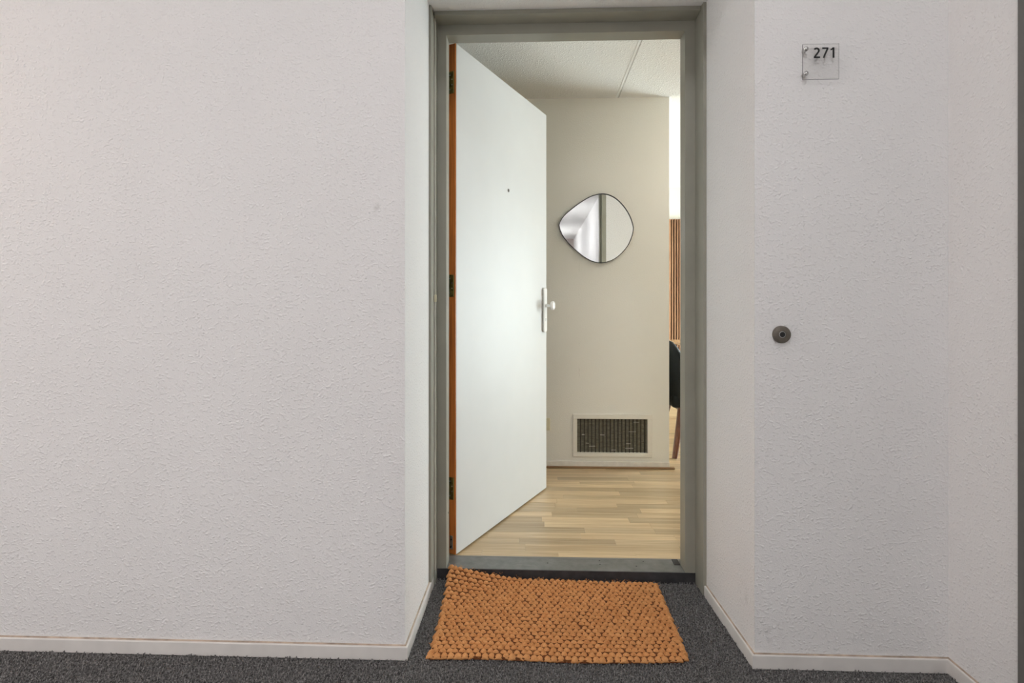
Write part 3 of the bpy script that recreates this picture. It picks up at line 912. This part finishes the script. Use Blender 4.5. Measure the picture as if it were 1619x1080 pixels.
# socket
so = empty('wall_socket', (0.073, 3.55, 0.275))
tag(so, 'small cream wall socket half hidden by the door edge', 'socket')
mk('plate', bbox(0.033, 0.113, 3.540, 3.551, 0.275, 0.355, 0.004, 2), M['cream'], so)
mk('rocker', bbox(0.050, 0.096, 3.536, 3.541, 0.292, 0.338, 0.002, 1), M['cream'], so)

# ------------------------------------------------------------------ living room: slatted panel, table, chair
sp_ = empty('slat_panel', (1.85, 6.2, ZFL))
tag(sp_, 'dark-gapped vertical wooden slat panel on the living-room wall', 'wall panel')
mk('felt_backing', box(1.2, 2.55, 6.202, 6.216, ZFL, 2.05), M['felt'], sp_)
sm_v = box(0, 0.0155, -0.020, 0.012, 0, 2.05 - ZFL)
sm = None
x = 1.203
while x < 2.53:
    if sm is None:
        o = mk('slat', sm_v, M['slatwood'], sp_, local=True); sm = o.data
    else:
        o = bpy.data.objects.new('slat', sm); C.objects.link(o); o.parent = sp_
    o.location = Vector((x, 6.190, ZFL)) - sp_.location
    x += 0.0285

tb = empty('dining_table', (1.95, 4.85, ZFL))
tag(tb, 'wooden dining table behind the black chair', 'table')
mk('table_top', bbox(1.285, 2.65, 4.46, 5.28, 0.733, 0.762, 0.008, 3), M['tablewood'], tb)
for lx, ly in ((1.42, 4.58), (2.52, 4.58), (1.42, 5.16), (2.52, 5.16)):
    mk('leg', taper((lx, ly, 0.734), (lx + (0.02 if lx > 2 else -0.02), ly, ZFL), 0.028, 0.017, 16), M['tablewood'], tb, smooth=True, auto=40)

ch = empty('dining_chair', (1.16, 4.03, ZFL))
tag(ch, 'black leather dining chair with tapered walnut legs past the hall corner', 'chair')
# shell: back at x = .93, arms running towards +x
def shell():
    ccx, ccy = 1.16, 4.03
    hw, bk = 0.245, 0.235
    path = []
    for i in range(33):
        a = math.radians(90 + 180 * i / 32)           # left arm .. back .. right arm
        ex = 0.55
        ca, sa = math.cos(a), math.sin(a)
        path.append((ccx + bk * math.copysign(abs(ca) ** ex, ca), ccy + hw * math.copysign(abs(sa) ** ex, sa)))
    fwd = [(ccx + d, ccy + hw) for d in (0.16, 0.11, 0.05)]
    fwd2 = [(ccx + d, ccy - hw) for d in (0.05, 0.11, 0.16)]
    path = fwd + path + fwd2
    V, F = [], []
    T_ = 0.045
    NZ = 8
    for (x, y) in path:
        back = min(1.0, max(0.0, (ccx - 0.06 - x) / 0.16))
        back = back * back * (3 - 2 * back)
        top = 0.63 + (0.842 - 0.63) * back
        d = Vector((ccx + 0.05 - x, (ccy - y)))
        if x > ccx - 0.02: d = Vector((0, ccy - y))
        d.normalize()
        ringp = []
        for i in range(NZ + 1):
            z = 0.385 + (top - 0.385 - 0.02) * i / NZ
            fl_ = -0.035 * (z - 0.385) / 0.45 * back
            ringp.append((x + d.x * (fl_ + 0.014 * (1 - i / NZ) ** 3), y + d.y * (fl_ + 0.014 * (1 - i / NZ) ** 3), z))
        zt = top
        fl_ = -0.035 * (zt - 0.385) / 0.45 * back
        ringp.append((x + d.x * (fl_ + T_ * .25), y + d.y * (fl_ + T_ * .25), zt - .002))
        ringp.append((x + d.x * (fl_ + T_ * .75), y + d.y * (fl_ + T_ * .75), zt - .002))
        for i in range(NZ, -1, -1):
            z = 0.385 + (top - 0.385 - 0.02) * i / NZ
            fl_ = -0.035 * (z - 0.385) / 0.45 * back
            ringp.append((x + d.x * (fl_ + T_), y + d.y * (fl_ + T_), z))
        V += ringp
    m = len(ringp)
    for i in range(len(path) - 1):
        for k_ in range(m):
            k2 = (k_ + 1) % m
            F.append((i * m + k_, (i + 1) * m + k_, (i + 1) * m + k2, i * m + k2))
    F.append(tuple(range(m))); F.append(tuple(range((len(path) - 1) * m, len(path) * m)))
    return V, F
mk('backrest_shell', shell(), M['leather'], ch, smooth=True, auto=60)
mk('seat', bbox(0.955, 1.40, 3.81, 4.25, 0.372, 0.47, 0.03, 4), M['leather'], ch, smooth=True, auto=60)
for (tx, ty, fx, fy) in ((1.035, 3.855, 0.968, 3.79), (1.035, 4.205, 0.968, 4.27), (1.31, 3.855, 1.37, 3.80), (1.31, 4.205, 1.37, 4.26)):
    mk('leg', taper((tx, ty, 0.385), (fx, fy, ZFL), 0.027, 0.0185, 16), M['legwood'], ch, smooth=True, auto=40)
mk('seat_frame', bbox(1.01, 1.335, 3.84, 4.22, 0.350, 0.375, 0.004, 1), M['legwood'], ch)

# ------------------------------------------------------------------ neighbouring door at the right edge
f2 = empty('trim_4', (XRET, 0.88, 0))
tag(f2, 'dark grey door frame at the right edge', 'door frame', kind='structure')
dg_ = simple('dark_grey_frame_paint', (0.135, 0.13, 0.12), 0.4, var=0.05)
mk('jamb', bbox(XRET - 0.012, XRET + 0.01, 1.300, 1.411, 0, 2.2, 0.002, 1), dg_, f2)
mk('jamb', bbox(XRET - 0.012, XRET + 0.01, 0.29, 0.40, 0, 2.2, 0.002, 1), dg_, f2)
mk('head', bbox(XRET - 0.012, XRET + 0.01, 0.40, 1.300, 2.11, 2.2, 0.002, 1), dg_, f2)
d2 = empty('door_2', (XRET, 0.85, 0))
tag(d2, 'closed white neighbouring door in the side wall', 'door', kind='structure')
mk('leaf', bbox(XRET - 0.006, XRET + 0.01, 0.402, 1.298, 0.01, 2.108, 0.001, 1), M['doorwhite'], d2)
kb = mk('knob', lathe([(0.008, 0.0), (0.008, 0.03), (0.022, 0.036), (0.024, 0.046), (0.014, 0.054), (0.0, 0.055)], 'x', 20, (0, 0, 0)), M['steel'], d2, local=True, smooth=True)
kb.location = (-0.005, -0.38, 1.05); kb.rotation_euler = (0, 0, math.pi)

# ------------------------------------------------------------------ corridor lamps
LAMPS = [((0.25, -0.1), 'round white ceiling lamp just in front of the doorway'),
         ((-3.0, 0.0), 'round white ceiling lamp in the left branch of the corridor')]
for (lx, ly), lab in LAMPS:
    lo = empty('ceiling_lamp', (lx, ly, ZC))
    tag(lo, lab, 'lamp', 'corridor ceiling lamps')
    mk('lamp_body', lathe([(0.22, ZC - 0.03), (0.225, ZC - 0.02), (0.225, ZC)], 'z', 40, (lx, ly, 0)), M['lampbody'], lo, smooth=True, auto=40)
    mk('diffuser', lathe([(0.0, ZC - 0.075), (0.09, ZC - 0.072), (0.17, ZC - 0.058), (0.208, ZC - 0.035), (0.21, ZC - 0.0301)], 'z', 40, (lx, ly, 0)), M['lamp'], lo, smooth=True)
for (lx, ly), lab in (((0.2, -4.2), 'added hanging globe lamp behind the viewer'), ((0.2, -7.4), 'added hanging globe lamp at the far end of the corridor')):
    lo = empty('added_globe_lamp', (lx, ly, ZC))  # globes added to brighten the corridor ceiling reflected in the mirror
    tag(lo, lab, 'lamp', 'added corridor globe lamps')
    mk('rod', lathe([(0.05, ZC), (0.05, ZC - 0.02), (0.008, ZC - 0.022), (0.008, ZC - 0.32)], 'z', 16, (lx, ly, 0)), M['lampbody'], lo)
    mk('globe', lathe([(max(0.0, 0.15 * math.sin(math.pi * q / 12)), ZC - 0.45 + 0.15 * math.cos(math.pi * q / 12)) for q in range(13)], 'z', 24, (lx, ly, 0)), M['lamp'], lo, smooth=True)
lo = empty('ceiling_lamp', (1.55, 2.98, ZI))  # unseen lamp added to raise the light in the hall
tag(lo, 'added round ceiling lamp out of view right of the hall, brightening it', 'lamp')
mk('lamp_body', lathe([(0.19, ZI - 0.03), (0.195, ZI - 0.02), (0.195, ZI)], 'z', 40, (1.55, 2.98, 0)), M['lampbody'], lo, smooth=True, auto=40)
mk('diffuser', lathe([(0.0, ZI - 0.085), (0.09, ZI - 0.08), (0.15, ZI - 0.06), (0.18, ZI - 0.035), (0.182, ZI - 0.0301)], 'z', 40, (1.55, 2.98, 0)), M['roomfill'], lo, smooth=True)
sc = empty('wall_lamp', (-2.35, YW, 1.75))
tag(sc, 'warm wall lamp on the left corridor wall', 'lamp')
mk('lamp_plate', bbox(-2.41, -2.29, YW - 0.02, YW, 1.75, 1.95, 0.003, 1), M['steel'], sc)
mk('lamp_shade', lathe([(0.055, 1.70), (0.062, 1.71), (0.062, 2.0), (0.055, 2.01)], 'z', 28, (-2.35, YW - 0.09, 0)), M['sconce'], sc, smooth=True, auto=40)
